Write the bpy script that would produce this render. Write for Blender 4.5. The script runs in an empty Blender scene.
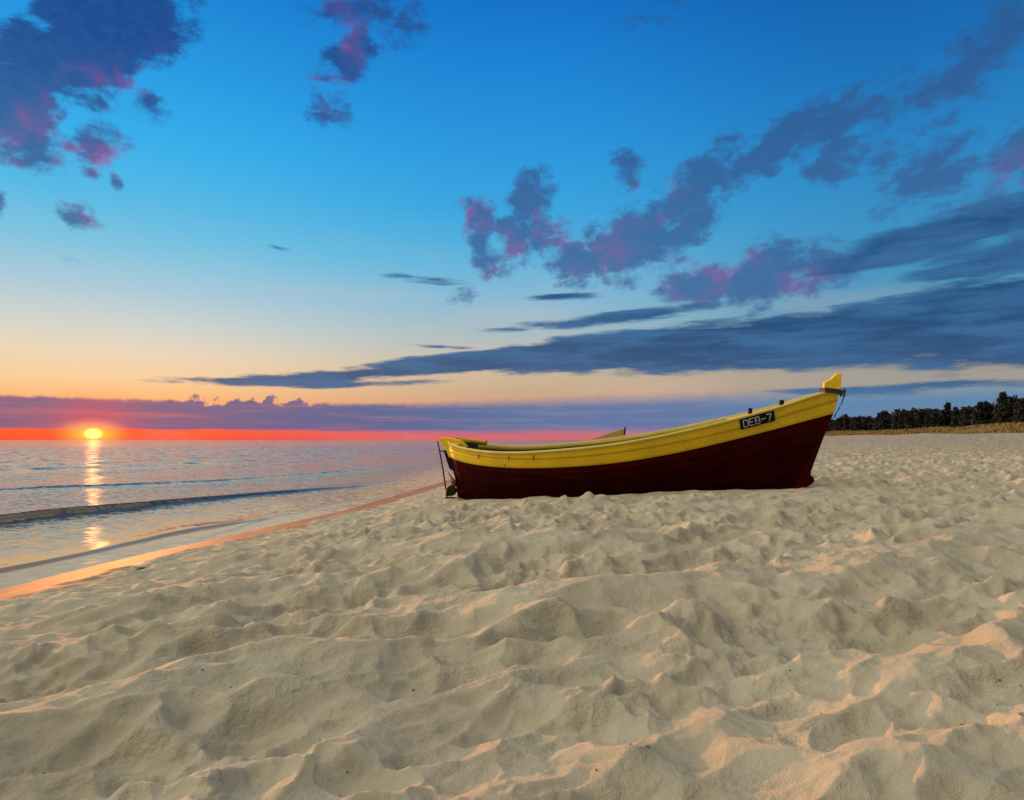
import bpy, math, random
import numpy as np
from mathutils import Vector, Matrix
rng = random.Random(7)
SC = bpy.context.scene
COL = SC.collection

# ------------------------------------------------------------------ camera
F = 640.0; EYE = 1.05; HZ = 440.0
cam_d = bpy.data.cameras.new('camera'); cam = bpy.data.objects.new('camera', cam_d)
COL.objects.link(cam); SC.camera = cam
cam_d.sensor_width = 36.0; cam_d.lens = 36.0 * F / 1024.0
cam_d.shift_y = 40.0 / 1024.0
cam_d.clip_start = 0.05; cam_d.clip_end = 20000
cam.location = (0, 0, EYE); cam.rotation_euler = (math.radians(90), 0, 0)
SC.render.resolution_x = 1024; SC.render.resolution_y = 800
SC.render.engine = 'CYCLES'
SC.cycles.max_bounces = 3; SC.cycles.diffuse_bounces = 2; SC.cycles.glossy_bounces = 3; SC.cycles.sample_clamp_indirect = 4.0; SC.cycles.sample_clamp_direct = 1.25
SC.cycles.use_adaptive_sampling = True; SC.cycles.adaptive_min_samples = 8; SC.cycles.adaptive_threshold = 0.015

# ------------------------------------------------------------------ view
SC.view_settings.view_transform = 'Standard'
SC.view_settings.look = 'None'
SC.view_settings.exposure = 0.0
SC.view_settings.gamma = 1.0
SC.view_settings.use_curve_mapping = False

def lin(r, g, b):
    f = lambda c: (c/255/12.92) if c/255 <= 0.04045 else ((c/255+0.055)/1.055)**2.4
    return (f(r), f(g), f(b), 1.0)

# ------------------------------------------------------------------ node helper
class NT:
    def __init__(s, nt): s.nt = nt
    def n(s, t, **kw):
        nd = s.nt.nodes.new(t)
        for k, v in kw.items(): setattr(nd, k, v)
        return nd
    def set(s, sock, v):
        if isinstance(v, bpy.types.NodeSocket): s.nt.links.new(v, sock)
        elif isinstance(v, bpy.types.Node): s.nt.links.new(v.outputs[0], sock)
        else: sock.default_value = v
    def m(s, op, a, b=0.0, c=0.0, clamp=False):
        nd = s.n('ShaderNodeMath', operation=op); nd.use_clamp = clamp
        for i, v in enumerate((a, b, c)): s.set(nd.inputs[i], v)
        return nd.outputs[0]
    def vm(s, op, a, b=(0, 0, 0)):
        nd = s.n('ShaderNodeVectorMath', operation=op)
        s.set(nd.inputs[0], a); s.set(nd.inputs[1], b)
        return nd.outputs['Value'] if op == 'LENGTH' else nd.outputs[0]
    def ss(s, v, a, b, lo=0.0, hi=1.0, kind='SMOOTHSTEP'):
        nd = s.n('ShaderNodeMapRange', interpolation_type=kind)
        s.set(nd.inputs[0], v)
        for i, x in zip((1, 2, 3, 4), (a, b, lo, hi)): s.set(nd.inputs[i], x)
        return nd.outputs[0]
    def mix(s, f, a, b, blend='MIX'):
        nd = s.n('ShaderNodeMix', data_type='RGBA', blend_type=blend); nd.clamp_factor = True
        s.set(nd.inputs[0], f); s.set(nd.inputs[6], a); s.set(nd.inputs[7], b)
        return nd.outputs[2]
    def noise(s, vec, scale, detail=4, rough=0.55, dist=0.0, col=False):
        nd = s.n('ShaderNodeTexNoise'); s.set(nd.inputs['Vector'], vec)
        nd.inputs['Scale'].default_value = scale; nd.inputs['Detail'].default_value = detail
        nd.inputs['Roughness'].default_value = rough; nd.inputs['Distortion'].default_value = dist
        return nd.outputs[1 if col else 0]
    def ramp(s, f, stops, interp='LINEAR'):
        nd = s.n('ShaderNodeValToRGB'); cr = nd.color_ramp; cr.interpolation = interp
        while len(cr.elements) < len(stops): cr.elements.new(0.5)
        for e, (p, c) in zip(cr.elements, stops): e.position = p; e.color = c
        s.set(nd.inputs[0], f); return nd.outputs[0]
    def mapping(s, vec, loc=(0, 0, 0), rot=(0, 0, 0), sc=(1, 1, 1), kind='POINT'):
        nd = s.n('ShaderNodeMapping', vector_type=kind); s.set(nd.inputs[0], vec)
        nd.inputs[1].default_value = loc; nd.inputs[2].default_value = rot; nd.inputs[3].default_value = sc
        return nd.outputs[0]

# ------------------------------------------------------------------ sky
SUN_AZ = math.radians(-33.2); SUN_EL = math.radians(3.2)
W = bpy.data.worlds.new('World'); SC.world = W; W.use_nodes = True
W.node_tree.nodes.clear(); g = NT(W.node_tree)
gen = g.n('ShaderNodeTexCoord').outputs['Generated']
sep = g.n('ShaderNodeSeparateXYZ'); g.set(sep.inputs[0], gen)
X, Y, Z = sep.outputs
rad = g.m('MAXIMUM', g.m('SQRT', g.m('ADD', g.m('MULTIPLY', X, X), g.m('MULTIPLY', Y, Y))), 0.02)
az = g.m('ARCTAN2', X, Y)
tel = g.m('MINIMUM', g.m('DIVIDE', Z, rad), 6.0)
U = g.m('MULTIPLY', az, 6.4); V = g.m('MULTIPLY', tel, 6.4)          # units of about 9 degrees
cmb = g.n('ShaderNodeCombineXYZ'); g.set(cmb.inputs[0], U); g.set(cmb.inputs[1], V); cmb.inputs[2].default_value = 1.0; P = cmb.outputs[0]

def st(lst): return [(max(0, p)/900.0, lin(*c)) for p, c in lst]
fac = g.m('MULTIPLY', V, 100/900.0, clamp=True)
rL = g.ramp(fac, st([(0, (236, 70, 50)), (9, (255, 78, 48)), (14, (245, 110, 80)), (38, (247, 182, 120)), (52, (243, 202, 154)),
    (75, (230, 211, 184)), (100, (202, 209, 204)), (130, (168, 200, 216)), (165, (124, 194, 222)), (205, (84, 184, 228)),
    (260, (52, 174, 234)), (330, (36, 154, 226)), (430, (22, 124, 208)), (560, (30, 90, 165)), (900, (60, 95, 150))]))
rM = g.ramp(fac, st([(0, (216, 102, 104)), (8, (198, 110, 126)), (16, (160, 114, 142)), (38, (206, 160, 132)), (55, (200, 174, 142)),
    (75, (200, 185, 160)), (100, (170, 188, 190)), (140, (135, 185, 212)), (180, (92, 178, 218)), (230, (58, 164, 222)),
    (300, (40, 148, 220)), (370, (28, 132, 212)), (440, (18, 114, 200)), (560, (25, 85, 160)), (900, (60, 95, 150))]))
rR = g.ramp(fac, st([(0, (128, 132, 160)), (12, (108, 138, 170)), (30, (130, 145, 158)), (45, (160, 155, 148)), (60, (160, 155, 145)),
    (80, (120, 150, 165)), (110, (88, 150, 182)), (150, (66, 146, 190)), (200, (54, 142, 196)), (260, (40, 130, 196)),
    (330, (26, 112, 184)), (430, (16, 88, 164)), (560, (25, 75, 145)), (900, (60, 95, 150))]))
base = g.mix(g.ss(U, -3.4, 0.2), rL, rM)
base = g.mix(g.ss(U, 0.0, 3.8), base, rR)
# soft uneven veil
veil = g.noise(g.mapping(P, sc=(0.35, 1.6, 1)), 1.6, 5, 0.55)
base = g.mix(g.m('MULTIPLY', g.ss(veil, 0.45, 0.75), g.ss(V, 2.4, 0.5, 0.0, 0.22)), base, lin(235, 190, 175))

def blob_field(vec, blobs, size=1.0):
    cur = None
    for (px, py, rx, ry, ang, dens) in blobs:
        a = math.atan((px-512)/F); u = a*6.4; v = (HZ-py)*math.cos(a)/100
        th = math.radians(ang); cs_, sn_ = math.cos(th), math.sin(th)
        rx = rx*math.cos(a)**1.5/100*size; ry = ry/100*size
        qs = []
        for kx, ky in ((cs_/rx, sn_/rx), (-sn_/ry, cs_/ry)):
            vk = vec
            if cur is not None and len(qs) == 0:          # evaluates the clouds one after another
                ma = g.n('ShaderNodeVectorMath', operation='MULTIPLY_ADD'); g.set(ma.inputs[0], cur)
                ma.inputs[1].default_value = (1e-7, 1e-7, 0); g.set(ma.inputs[2], vec); vkk = ma.outputs[0]
            if cur is not None: vk = vkk
            dt = g.n('ShaderNodeVectorMath', operation='DOT_PRODUCT'); g.set(dt.inputs[0], vk)
            dt.inputs[1].default_value = (kx, ky, -(u*kx+v*ky)); qs.append(dt.outputs['Value'])
        d = g.m('SQRT', g.m('MULTIPLY_ADD', qs[0], qs[0], g.m('MULTIPLY', qs[1], qs[1])))
        f = g.m('MULTIPLY', g.m('SUBTRACT', 1.0, d, clamp=True), dens)
        cur = f if cur is None else g.m('MAXIMUM', cur, f)
    return cur
warpc = g.noise(P, 1.5, 2, 0.5, col=True)
warp = g.vm('MULTIPLY', g.vm('SUBTRACT', warpc, (0.5, 0.5, 0.5)), (0.7, 0.5, 0))
Pw = g.vm('ADD', P, warp)
puffy = [(118, 12, 110, 62, 25, 1.7), (75, 52, 105, 58, 40, 1.7), (22, 98, 80, 48, 45, 1.5), (20, 120, 60, 66, 20, 1.0), (105, 137, 44, 28, 15, .85), (92, 170, 22, 14, 20, .8),
    (125, 181, 18, 17, 0, .75), (3, 206, 22, 18, 0, .85), (80, 217, 38, 18, -20, .6), (148, 95, 28, 32, 0, .55), (78, 266, 24, 10, 0, .5),
    (345, 55, 44, 80, -22, .95), (365, 15, 85, 48, 10, .75), (326, 105, 28, 42, 0, .6),
    (484, 235, 34, 58, 12, .95), (535, 198, 34, 54, -15, 1.0), (528, 240, 56, 50, 20, 1.0), (575, 264, 50, 38, 20, 1.05), (600, 240, 46, 40, 30, 1.0),
    (640, 240, 90, 54, 32, 1.2), (700, 192, 120, 44, 37, 1.15), (775, 153, 120, 34, 28, 1.05), (850, 118, 120, 28, 26, .95), (940, 82, 130, 30, 30, .85),
    (1010, 30, 110, 60, 30, .75), (845, 160, 44, 50, 10, .6), (625, 166, 26, 28, 0, .6), (700, 286, 60, 34, 8, .95), (770, 276, 80, 50, 10, 1.0),
    (820, 268, 90, 44, 12, .9), (925, 175, 90, 70, 42, .62), (1015, 165, 80, 50, 30, .85), (460, 298, 38, 16, 0, .7),
    (1050, 200, 90, 60, 20, .7), (662, 12, 60, 40, 0, .5)]
streaky = [(830, 339, 360, 33, 1.0, 1.6), (650, 349, 230, 23, 4, 1.3), (500, 360, 200, 14, 5, 1.2), (350, 374, 180, 8, 4, .85), (240, 381, 120, 6, 1, .8),
    (1010, 322, 190, 52, 0, 1.3), (940, 236, 190, 24, 8, .8), (1000, 262, 130, 26, 8, .5), (880, 262, 150, 12, 8, .5), (630, 316, 120, 10, 6, .65), (1010, 298, 120, 26, 0, .95),
    (285, 249, 22, 6, -8, .27), (318, 240, 26, 6, -14, .3), (358, 283, 22, 5, 0, .28), (430, 280, 60, 6, -3, .4),
    (565, 295, 50, 6, 0, .7), (520, 330, 60, 5, 0, .35), (320, 383, 200, 6, 1, .5), (440, 346, 50, 4, 0, .4), (900, 388, 250, 8, 1, .45)]
fp = blob_field(Pw, puffy, .90)
Pw2 = g.vm('ADD', P, g.vm('MULTIPLY', g.vm('SUBTRACT', g.noise(g.mapping(P, sc=(0.5, 2, 1)), 1.4, 2, .5, col=True), (0.5, 0.5, 0.5)), (0.9, 0.14, 0)))
fs = blob_field(Pw2, streaky)
n1 = g.noise(g.mapping(P, rot=(0, 0, -0.6), sc=(0.8, 1.35, 1)), 3.4, 6, 0.62, 0.25)
n1f = g.noise(P, 9.0, 4, 0.62, 0.4)
nsum = g.m('ADD', g.m('MULTIPLY', g.m('SUBTRACT', n1, 0.52), 2.6), g.m('MULTIPLY', g.m('SUBTRACT', n1f, 0.5), 0.9))
gp = g.m('ADD', g.m('MULTIPLY', fp, 1.35), g.m('MULTIPLY', nsum, g.m('MULTIPLY', fp, 5.0, clamp=True)))
mp = g.ss(gp, 0.12, 0.85)
n2 = g.noise(g.mapping(P, rot=(0, 0, -0.06), sc=(0.42, 2.8, 1)), 2.6, 6, 0.62, 0.2)
gs = g.m('ADD', g.m('MULTIPLY', fs, 1.6), g.m('MULTIPLY', g.m('MULTIPLY', g.m('SUBTRACT', n2, 0.5), 2.6), g.m('MULTIPLY', fs, 5.0, clamp=True)))
ms = g.ss(gs, 0.16, 0.75)
# colours of the clouds
pink_spots = [(95, 78, 110, 26, 35, 1.1), (20, 138, 60, 40, 0, 1.3), (108, 150, 60, 50, 20, 1.2), (50, 212, 110, 26, 0, 1.2), (340, 50, 60, 80, 0, .5),
    (500, 235, 80, 80, 0, 1.5), (590, 250, 62, 50, 0, 1.6), (655, 198, 55, 34, 0, 1.4), (730, 278, 115, 46, 0, 1.5), (1015, 175, 50, 30, 0, .7)]
pk = blob_field(Pw, pink_spots)
pn = g.noise(P, 3.4, 4, 0.55)
pk = g.m('MULTIPLY', g.m('MULTIPLY', pk, 1.25, clamp=True), g.ss(pn, 0.40, 0.72))
pk = g.m('MULTIPLY', pk, g.ss(gp, 1.5, 0.5, 0.25, 1.0))
dark = g.mix(g.ss(U, -3.6, 1.0), lin(26, 56, 130), lin(42, 86, 142))
dark = g.mix(g.ss(V, 3.6, 1.6), dark, lin(58, 100, 152))
pinkc = g.mix(g.ss(U, -3.8, 1.5), lin(158, 60, 138), lin(132, 84, 150))
cp = g.mix(pk, g.mix(g.ss(n1f, .35, .7, 0, .12), dark, lin(70, 120, 175)), pinkc)
sky = g.mix(g.m('MULTIPLY', mp, 0.88), base, cp)
cs = g.mix(g.ss(n2, 0.35, 0.68), lin(32, 72, 118), lin(56, 104, 152))
cs = g.mix(g.ss(V, 1.1, 0.4, 0, 0.35), cs, lin(64, 98, 140))
sky = g.mix(g.m('MULTIPLY', ms, 0.96), sky, cs)
# cloud bank lying on the horizon
tb = g.noise(P, 8.0, 4, 0.55)
bump_u = g.m('MULTIPLY', g.ss(U, -3.25, -2.9), g.ss(U, -1.75, -2.2))
top = g.m('ADD', g.ss(U, -1.5, 2.0, 0.345, 0.40), g.m('MULTIPLY', g.m('SUBTRACT', tb, 0.45), g.m('ADD', 0.05, g.m('MULTIPLY', bump_u, 0.26))))
soft = g.ss(U, -2.0, 1.5, 0.018, 0.10)
bk = g.ss(g.m('DIVIDE', g.m('SUBTRACT', top, V), soft), -1.0, 1.0)
low = g.m('ADD', g.ss(U, -2.6, 0.0, .090, .045), g.m('MULTIPLY', g.m('SUBTRACT', g.noise(g.mapping(P, sc=(1, 1, 1)), 2.5, 4, .5), 0.5), 0.04))
bk = g.m('MULTIPLY', bk, g.ss(g.m('SUBTRACT', V, low), -0.012, g.ss(U, -2.6, .8, 0.015, 0.11)))
bn = g.noise(g.mapping(P, sc=(0.5, 9.0, 1)), 1.8, 4, 0.6)
bcol = g.mix(g.ss(U, -3.8, -1.6), lin(100, 80, 130), lin(70, 96, 146))
bcol = g.mix(g.ss(U, -2.0, 1.0), bcol, lin(74, 116, 166))
bcol = g.mix(g.ss(U, 1.5, 3.2), bcol, lin(78, 134, 176))
bcol2 = g.mix(g.ss(U, -3.0, 0.8), lin(176, 92, 116), lin(100, 132, 166))
bcol = g.mix(g.ss(bn, 0.44, 0.68, 0, 0.75), bcol, bcol2)
bcol = g.mix(g.ss(V, 0.40, 0.26, 0, g.ss(U, -1.5, 1.5, 0.0, 0.12)), bcol, lin(170, 120, 140))
sky = g.mix(g.m('MULTIPLY', bk, 0.93), sky, bcol)
# the sun's disc, low over the sea, and the glow in the air round it
sv = g.vm('SUBTRACT', P, (SUN_AZ*6.4, 0.052, 1.0))
dcore = g.vm('LENGTH', g.vm('MULTIPLY', sv, (0.85, 1.15, 1)))
dglow = g.vm('LENGTH', g.vm('MULTIPLY', sv, (0.6, 1.3, 1)))
pink_g = g.m('POWER', g.m('SUBTRACT', 1.0, g.m('DIVIDE', g.vm('LENGTH', g.vm('MULTIPLY', sv, (.85, 1.0, 1))), 0.50), clamp=True), 2.0)
sky = g.mix(g.m('MULTIPLY', pink_g, 0.7), sky, lin(255, 60, 60))
def addc(a, col, f):
    sc = g.n('ShaderNodeVectorMath', operation='SCALE'); sc.inputs[0].default_value = col; g.set(sc.inputs['Scale'], f)
    return g.vm('ADD', a, sc.outputs[0])
glow = g.m('POWER', g.m('SUBTRACT', 1.0, g.m('DIVIDE', dglow, 0.20), clamp=True), 2.0)
sky = addc(sky, (1.5, 0.80, 0.04), glow)
core = g.ss(dcore, 0.066, 0.0)
sky = addc(sky, (3.0, 2.3, .7), core)
# overhead, behind and far left: unseen bright sky added to light the beach
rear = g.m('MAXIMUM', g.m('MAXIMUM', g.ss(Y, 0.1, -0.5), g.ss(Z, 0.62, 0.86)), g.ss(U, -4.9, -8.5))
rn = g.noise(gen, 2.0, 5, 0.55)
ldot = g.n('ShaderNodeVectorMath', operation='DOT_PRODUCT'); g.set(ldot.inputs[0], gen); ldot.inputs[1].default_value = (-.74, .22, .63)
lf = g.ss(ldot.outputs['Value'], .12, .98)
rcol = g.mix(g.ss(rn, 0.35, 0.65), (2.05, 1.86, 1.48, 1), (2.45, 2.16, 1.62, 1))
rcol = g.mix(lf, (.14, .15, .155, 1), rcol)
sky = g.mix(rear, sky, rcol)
sky = g.mix(g.ss(Z, -0.02, 0.0), (0.12, 0.11, 0.09, 1), sky)
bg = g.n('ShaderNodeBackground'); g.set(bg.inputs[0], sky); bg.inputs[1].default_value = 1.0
nish = g.n('ShaderNodeTexSky', sky_type='NISHITA'); nish.sun_disc = False
nish.sun_elevation = math.radians(3.2); nish.sun_rotation = SUN_AZ % (2*math.pi)
bg2 = g.n('ShaderNodeBackground'); g.set(bg2.inputs[0], nish.outputs[0]); bg2.inputs[1].default_value = 0.002
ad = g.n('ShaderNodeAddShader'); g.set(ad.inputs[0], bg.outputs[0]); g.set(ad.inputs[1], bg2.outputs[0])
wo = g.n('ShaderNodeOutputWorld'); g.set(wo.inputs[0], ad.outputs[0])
W.cycles.sampling_method = 'MANUAL'; W.cycles.sample_map_resolution = 1024

# ------------------------------------------------------------------ sun lamp
sd = bpy.data.lights.new('sun', 'SUN'); sun = bpy.data.objects.new('sun', sd); COL.objects.link(sun)
sd.energy = 5.0; sd.angle = math.radians(0.6); sd.color = (1.0, 0.37, 0.11)
tosun = Vector((math.sin(SUN_AZ)*math.cos(SUN_EL), math.cos(SUN_AZ)*math.cos(SUN_EL), math.sin(SUN_EL)))
sun.rotation_euler = tosun.to_track_quat('Z', 'Y').to_euler()
sun.location = tosun*50

# ------------------------------------------------------------------ helpers
def tag(o, label=None, cat=None, group=None, kind=None):
    if label: o['label'] = label
    if cat: o['category'] = cat
    if group: o['group'] = group
    if kind: o['kind'] = kind
    return o
def link(name, me, mat=None, parent=None, smooth=True):
    o = bpy.data.objects.new(name, me); COL.objects.link(o)
    if mat: me.materials.append(mat)
    if parent: o.parent = parent
    if smooth and len(me.polygons): me.polygons.foreach_set('use_smooth', [True]*len(me.polygons))
    return o
def np_mesh(name, verts, faces):
    me = bpy.data.meshes.new(name)
    verts = np.asarray(verts, dtype=np.float32); faces = np.asarray(faces, dtype=np.int32)
    k = faces.shape[1]
    me.vertices.add(len(verts)); me.vertices.foreach_set('co', verts.ravel())
    me.loops.add(faces.size); me.loops.foreach_set('vertex_index', faces.ravel())
    me.polygons.add(len(faces)); me.polygons.foreach_set('loop_start', np.arange(0, faces.size, k, dtype=np.int32))
    me.update(calc_edges=True); me.validate(); return me
def grid_faces(nr, nc, wrap=False):
    i = np.arange(nr*nc).reshape(nr, nc)
    if wrap: i = np.concatenate([i, i[:, :1]], 1)
    return np.stack([i[:-1, :-1], i[:-1, 1:], i[1:, 1:], i[1:, :-1]], -1).reshape(-1, 4)

# value noise / cells in numpy
def hsh(ix, iy, seed):
    n = (ix.astype(np.int64)*374761393 + iy.astype(np.int64)*668265263 + seed*1442695041) & 0xffffffff
    n = ((n ^ (n >> 13)) * 1274126177) & 0xffffffff
    n = ((n ^ (n >> 16)) * 2246822519) & 0xffffffff
    return ((n ^ (n >> 15)) & 0xffffff) / float(0xffffff)
def vnoise(x, y, seed=0):
    ix = np.floor(x); iy = np.floor(y); fx = x-ix; fy = y-iy
    fx = fx*fx*fx*(fx*(fx*6-15)+10); fy = fy*fy*fy*(fy*(fy*6-15)+10)
    a = hsh(ix, iy, seed); b = hsh(ix+1, iy, seed); c = hsh(ix, iy+1, seed); d = hsh(ix+1, iy+1, seed)
    return (a*(1-fx)+b*fx)*(1-fy) + (c*(1-fx)+d*fx)*fy
def fbm(x, y, seed=0, o=4, gain=.5):
    s = 0; a = 1; t = 0
    for k in range(o):
        c, sn = math.cos(k*1.1+.4), math.sin(k*1.1+.4)
        xx = x*c-y*sn; yy = x*sn+y*c
        s = s + a*vnoise(xx*2**k+k*17.3, yy*2**k-k*9.1, seed+k); t += a; a *= gain
    return s/t
def pits(x, y, cell, seed, power=2.0, prob=1.0):
    """hollows trodden into loose sand: sharp crests where neighbouring hollows meet"""
    gx = x/cell; gy = y/cell; ix = np.floor(gx); iy = np.floor(gy)
    best = np.full(x.shape, 9.0)
    for dx in (-1, 0, 1):
        for dy in (-1, 0, 1):
            cx = ix+dx; cy = iy+dy
            px = cx+0.15+0.7*hsh(cx, cy, seed); py = cy+0.15+0.7*hsh(cx, cy, seed+1)
            th = hsh(cx, cy, seed+2)*math.pi; r = 0.80+0.50*hsh(cx, cy, seed+3)
            el = 0.55+0.35*hsh(cx, cy, seed+4)
            ux = (gx-px); uy = (gy-py); c = np.cos(th); s = np.sin(th)
            a = (ux*c+uy*s)/r; b = (-ux*s+uy*c)/(r*el)
            d = np.sqrt(a*a+b*b)
            d = d + (hsh(cx, cy, seed+5) > prob)*4
            best = np.minimum(best, d)
    v = np.minimum(best, 1.0)
    return v**power*(1-.16*v*v)*1.1

# ------------------------------------------------------------------ beach shape
SHY = [-60, -20, -5, 0, 4, 6.2, 7.1, 8.3, 9.1, 13.1, 22, 40, 80, 200, 400, 700, 1500, 9000]
SHX = [-14, -8.5, -6.4, -5.85, -5.3, -4.97, -4.86, -4.66, -4.43, -3.47, -2.45, -0.6, 4.5, 22, 52, 100, 230, 1500]
def shore(y): return np.interp(y, SHY, SHX)
def base_h(x, y):
    s = x - shore(y)
    z = np.interp(s, [-400, -30, -5, 0, .62, 1.6, 2.6, 4.5, 5.9, 7.2, 9.2, 15, 40, 66, 72, 84, 100, 400, 5000],
                  [-6, -3.0, -.78, -.40, -.335, -.235, -.13, -.03, .05, .13, .22, .34, 1.0, 1.95, 2.2, 3.7, 3.7, 5.0, 6.0])
    return z, s
RIDGES = [  # crest lines as ground points (x, y), height, width
    ([(-1.4, 6.7), (-.75, 6.35), (.05, 6.2), (.8, 6.1), (1.35, 5.7)], .13, .50, .32),
    ([(-2.6, 5.2), (-1.5, 5.0), (-.5, 5.15)], .06, .35, .3),
    ([(-.52, 3.95), (.05, 3.85), (.6, 3.95), (1.15, 4.1), (1.6, 4.3)], .13, .50, .34),
    ([(-2.2, 2.45), (-1.6, 2.6), (-1.1, 2.85), (-.75, 2.95), (-.45, 3.3)], .11, .42, .30),
    ([(1.7, 3.8), (2.3, 4.3), (3.4, 5.0), (4.6, 5.6)], .09, .45, .3),
    ([(-.5, 2.35), (0.0, 2.6), (.5, 2.8), (1.0, 2.75)], .07, .28, .2),
    ([(.7, 2.1), (1.2, 2.3), (1.75, 2.5), (2.6, 2.7)], .07, .25, .25),
    ([(2.0, 9.0), (3.5, 8.3), (5.2, 8.9)], .08, .5, .4),
    ([(-3.4, 3.3), (-2.6, 3.7), (-1.8, 4.1)], .06, .3, .25),
    ([(-.8, 1.55), (-.2, 1.8), (.4, 1.75), (1.2, 1.7)], .06, .25, .2),
    ([(-4.0, 1.8), (-3.0, 2.2), (-2.2, 2.2)], .06, .3, .2)]
def ridge_h(x, y):
    out = np.zeros_like(x)
    wx = x + .22*(fbm(x*1.3, y*1.3, 91, 3)-.5)*2; wy = y + .30*(fbm(x*1.3+40, y*1.3, 92, 3)-.5)*2
    for pts, hgt, wn, wf in RIDGES:
        best = np.full(x.shape, 1e9); side = np.zeros_like(x); tt = np.zeros_like(x); n = len(pts)-1
        for k in range(n):
            ax, ay = pts[k]; bx, by = pts[k+1]; dx, dy = bx-ax, by-ay; L2 = dx*dx+dy*dy
            t = np.clip(((wx-ax)*dx+(wy-ay)*dy)/L2, 0, 1)
            qx = wx-ax-t*dx; qy = wy-ay-t*dy; d = qx*qx+qy*qy; m = d < best
            best = np.where(m, d, best); side = np.where(m, dx*qy-dy*qx, side); tt = np.where(m, (k+t)/n, tt)
        d = np.sqrt(best); w = np.where(side < 0, wn, wf)
        env = np.clip(1-d/(w*1.5), 0, 1)
        prof = env**1.35*(1-0.35*env**6)
        out = np.maximum(out, hgt*prof*(0.35+0.65*np.sin(np.clip(tt, .03, .97)*math.pi)**.6))
    return out
def boat_local(x, y):
    a = math.radians(-12.04); dx = x+1.06; dy = y-12.75
    return dx*math.cos(a)+dy*math.sin(a), -dx*math.sin(a)+dy*math.cos(a)
def sand_h(x, y):
    z, s = base_h(x, y); r = np.hypot(x, y)
    edge = .22*(fbm(x*2.2, y*2.2, 50, 4)-.5)
    dry = np.clip((s-.60-edge*2)/.35, 0, 1); dry = dry*dry*(3-2*dry)
    far = 1/(1+(r/45.)**2)
    wx = x + .16*(fbm(x*2.1, y*2.1, 3, 3)-.5); wy = y + .16*(fbm(x*2.1+31, y*2.1+7, 4, 3)-.5)
    wx2 = wx + .06*(fbm(x*7, y*7, 5, 2)-.5); wy2 = wy + .06*(fbm(x*7+3, y*7+70, 6, 2)-.5)
    amp = .45+.75*fbm(x*.45, y*.45, 77, 2)
    rx_ = wx*.955+wy*.296; ry_ = -wx*.296+wy*.955          # crests run a little askew of the shore
    A = pits(rx_*.72, ry_*1.12, .50, 11, 1.8, .88)
    qx_ = wx2*.955+wy2*.296; qy_ = -wx2*.296+wy2*.955
    B = pits(qx_*.85+5.3, qy_*1.15+1.7, .23, 23, 1.8, .8)
    C = pits(wx2*1.0+9.1, wy2*1.15+3.3, .125, 37, 1.6, .7)
    D = fbm(x*.55+3, y*.8, 60, 3)
    E_ = fbm(x*3.2, y*3.2, 66, 4, .55)
    F_ = fbm(x*14, y*14, 68, 3, .6)
    g1 = 1-np.abs(2*fbm(rx_*.75+11, ry_*1.9+5, 161, 3, .5)-1); G = g1**3      # low sharp wind-cut crests
    g2 = 1-np.abs(2*fbm(qx_*2.2+4, qy_*4.6+9, 171, 3, .5)-1); G2 = g2**3
    rough = np.clip(fbm(x*1.5+8, y*1.5, 71, 3)*2.6-1.0, 0, 1)      # broken, crumbly patches
    near = np.clip(1-(r-2.5)/6, 0, 1)
    h = (.120*amp*(.75+.35*near)*(A-.35) + .078*(.55+.6*amp)*(1.25-.25*near)*(B-.35) + .040*(1.2-.3*near)*(C-.4)*(.5+.8*rough)
         + .085*(G-.4)*(.6+.5*amp) + .022*(G2-.4) + .13*(D-.5) + .060*(E_-.5) + .022*(F_-.5)*(.3+1.4*rough))
    rg = ridge_h(x, y)
    h = h*(1-.62*np.clip(rg/.06, 0, 1)) + rg*1.55
    damp = np.clip((s-.7)/2.6, .38, 1)
    h = h*dry*damp*np.clip(far*1.15, .45, 1)
    # dune shape
    dn = np.clip((s-64)/12, 0, 1)
    h = h + dn*(.9*(fbm(x*.035, y*.035, 81, 4)-.5)*2 + .25*(fbm(x*.3, y*.3, 82, 3)-.5))
    # gentle wet-sand ripple and the bed the boat lies in
    u, v = boat_local(x, y)
    inb = np.clip((u+.5)/1.2, 0, 1)*np.clip((7.2-u)/1.2, 0, 1)
    flat = inb*np.clip(1-(np.abs(v)-.95)/1.3, 0, 1)
    h = h*(1-.88*flat) + flat*(.02 - .05*np.clip(1-np.abs(v)/.7, 0, 1)) 
    h = h + inb*.055*np.exp(-((v+1.0)/.22)**2)*fbm(x*2.5, y*2.5, 44, 2)*1.2
    return z+h, s, dry

def polar(angs, rads):
    a, r = np.meshgrid(angs, rads); return np.sin(a)*r, np.cos(a)*r
D2R = math.pi/180
angs = np.concatenate([np.linspace(-180, -52, 90)[:-1], np.linspace(-52, 46, 900)[:-1], np.linspace(46, 180, 90)[:-1]])*D2R
rads = [0.02, .2, .4, .6, .8, 1.0]; r = 1.12
while r < 60: rads.append(r); r *= 1.0052
while r < 12000: rads.append(r); r *= 1.035
rads = np.array(rads)
gx, gy = polar(angs, rads)
gz, gs_, gdry = sand_h(gx, gy)
V3 = np.stack([gx, gy, gz], -1).reshape(-1, 3)
me = np_mesh('beach', V3, grid_faces(len(rads), len(angs), True)[:, ::-1])
at = me.attributes.new('shore', 'FLOAT', 'POINT'); at.data.foreach_set('value', gs_.ravel().astype(np.float32))
at = me.attributes.new('dry', 'FLOAT', 'POINT'); at.data.foreach_set('value', gdry.ravel().astype(np.float32))

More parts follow.
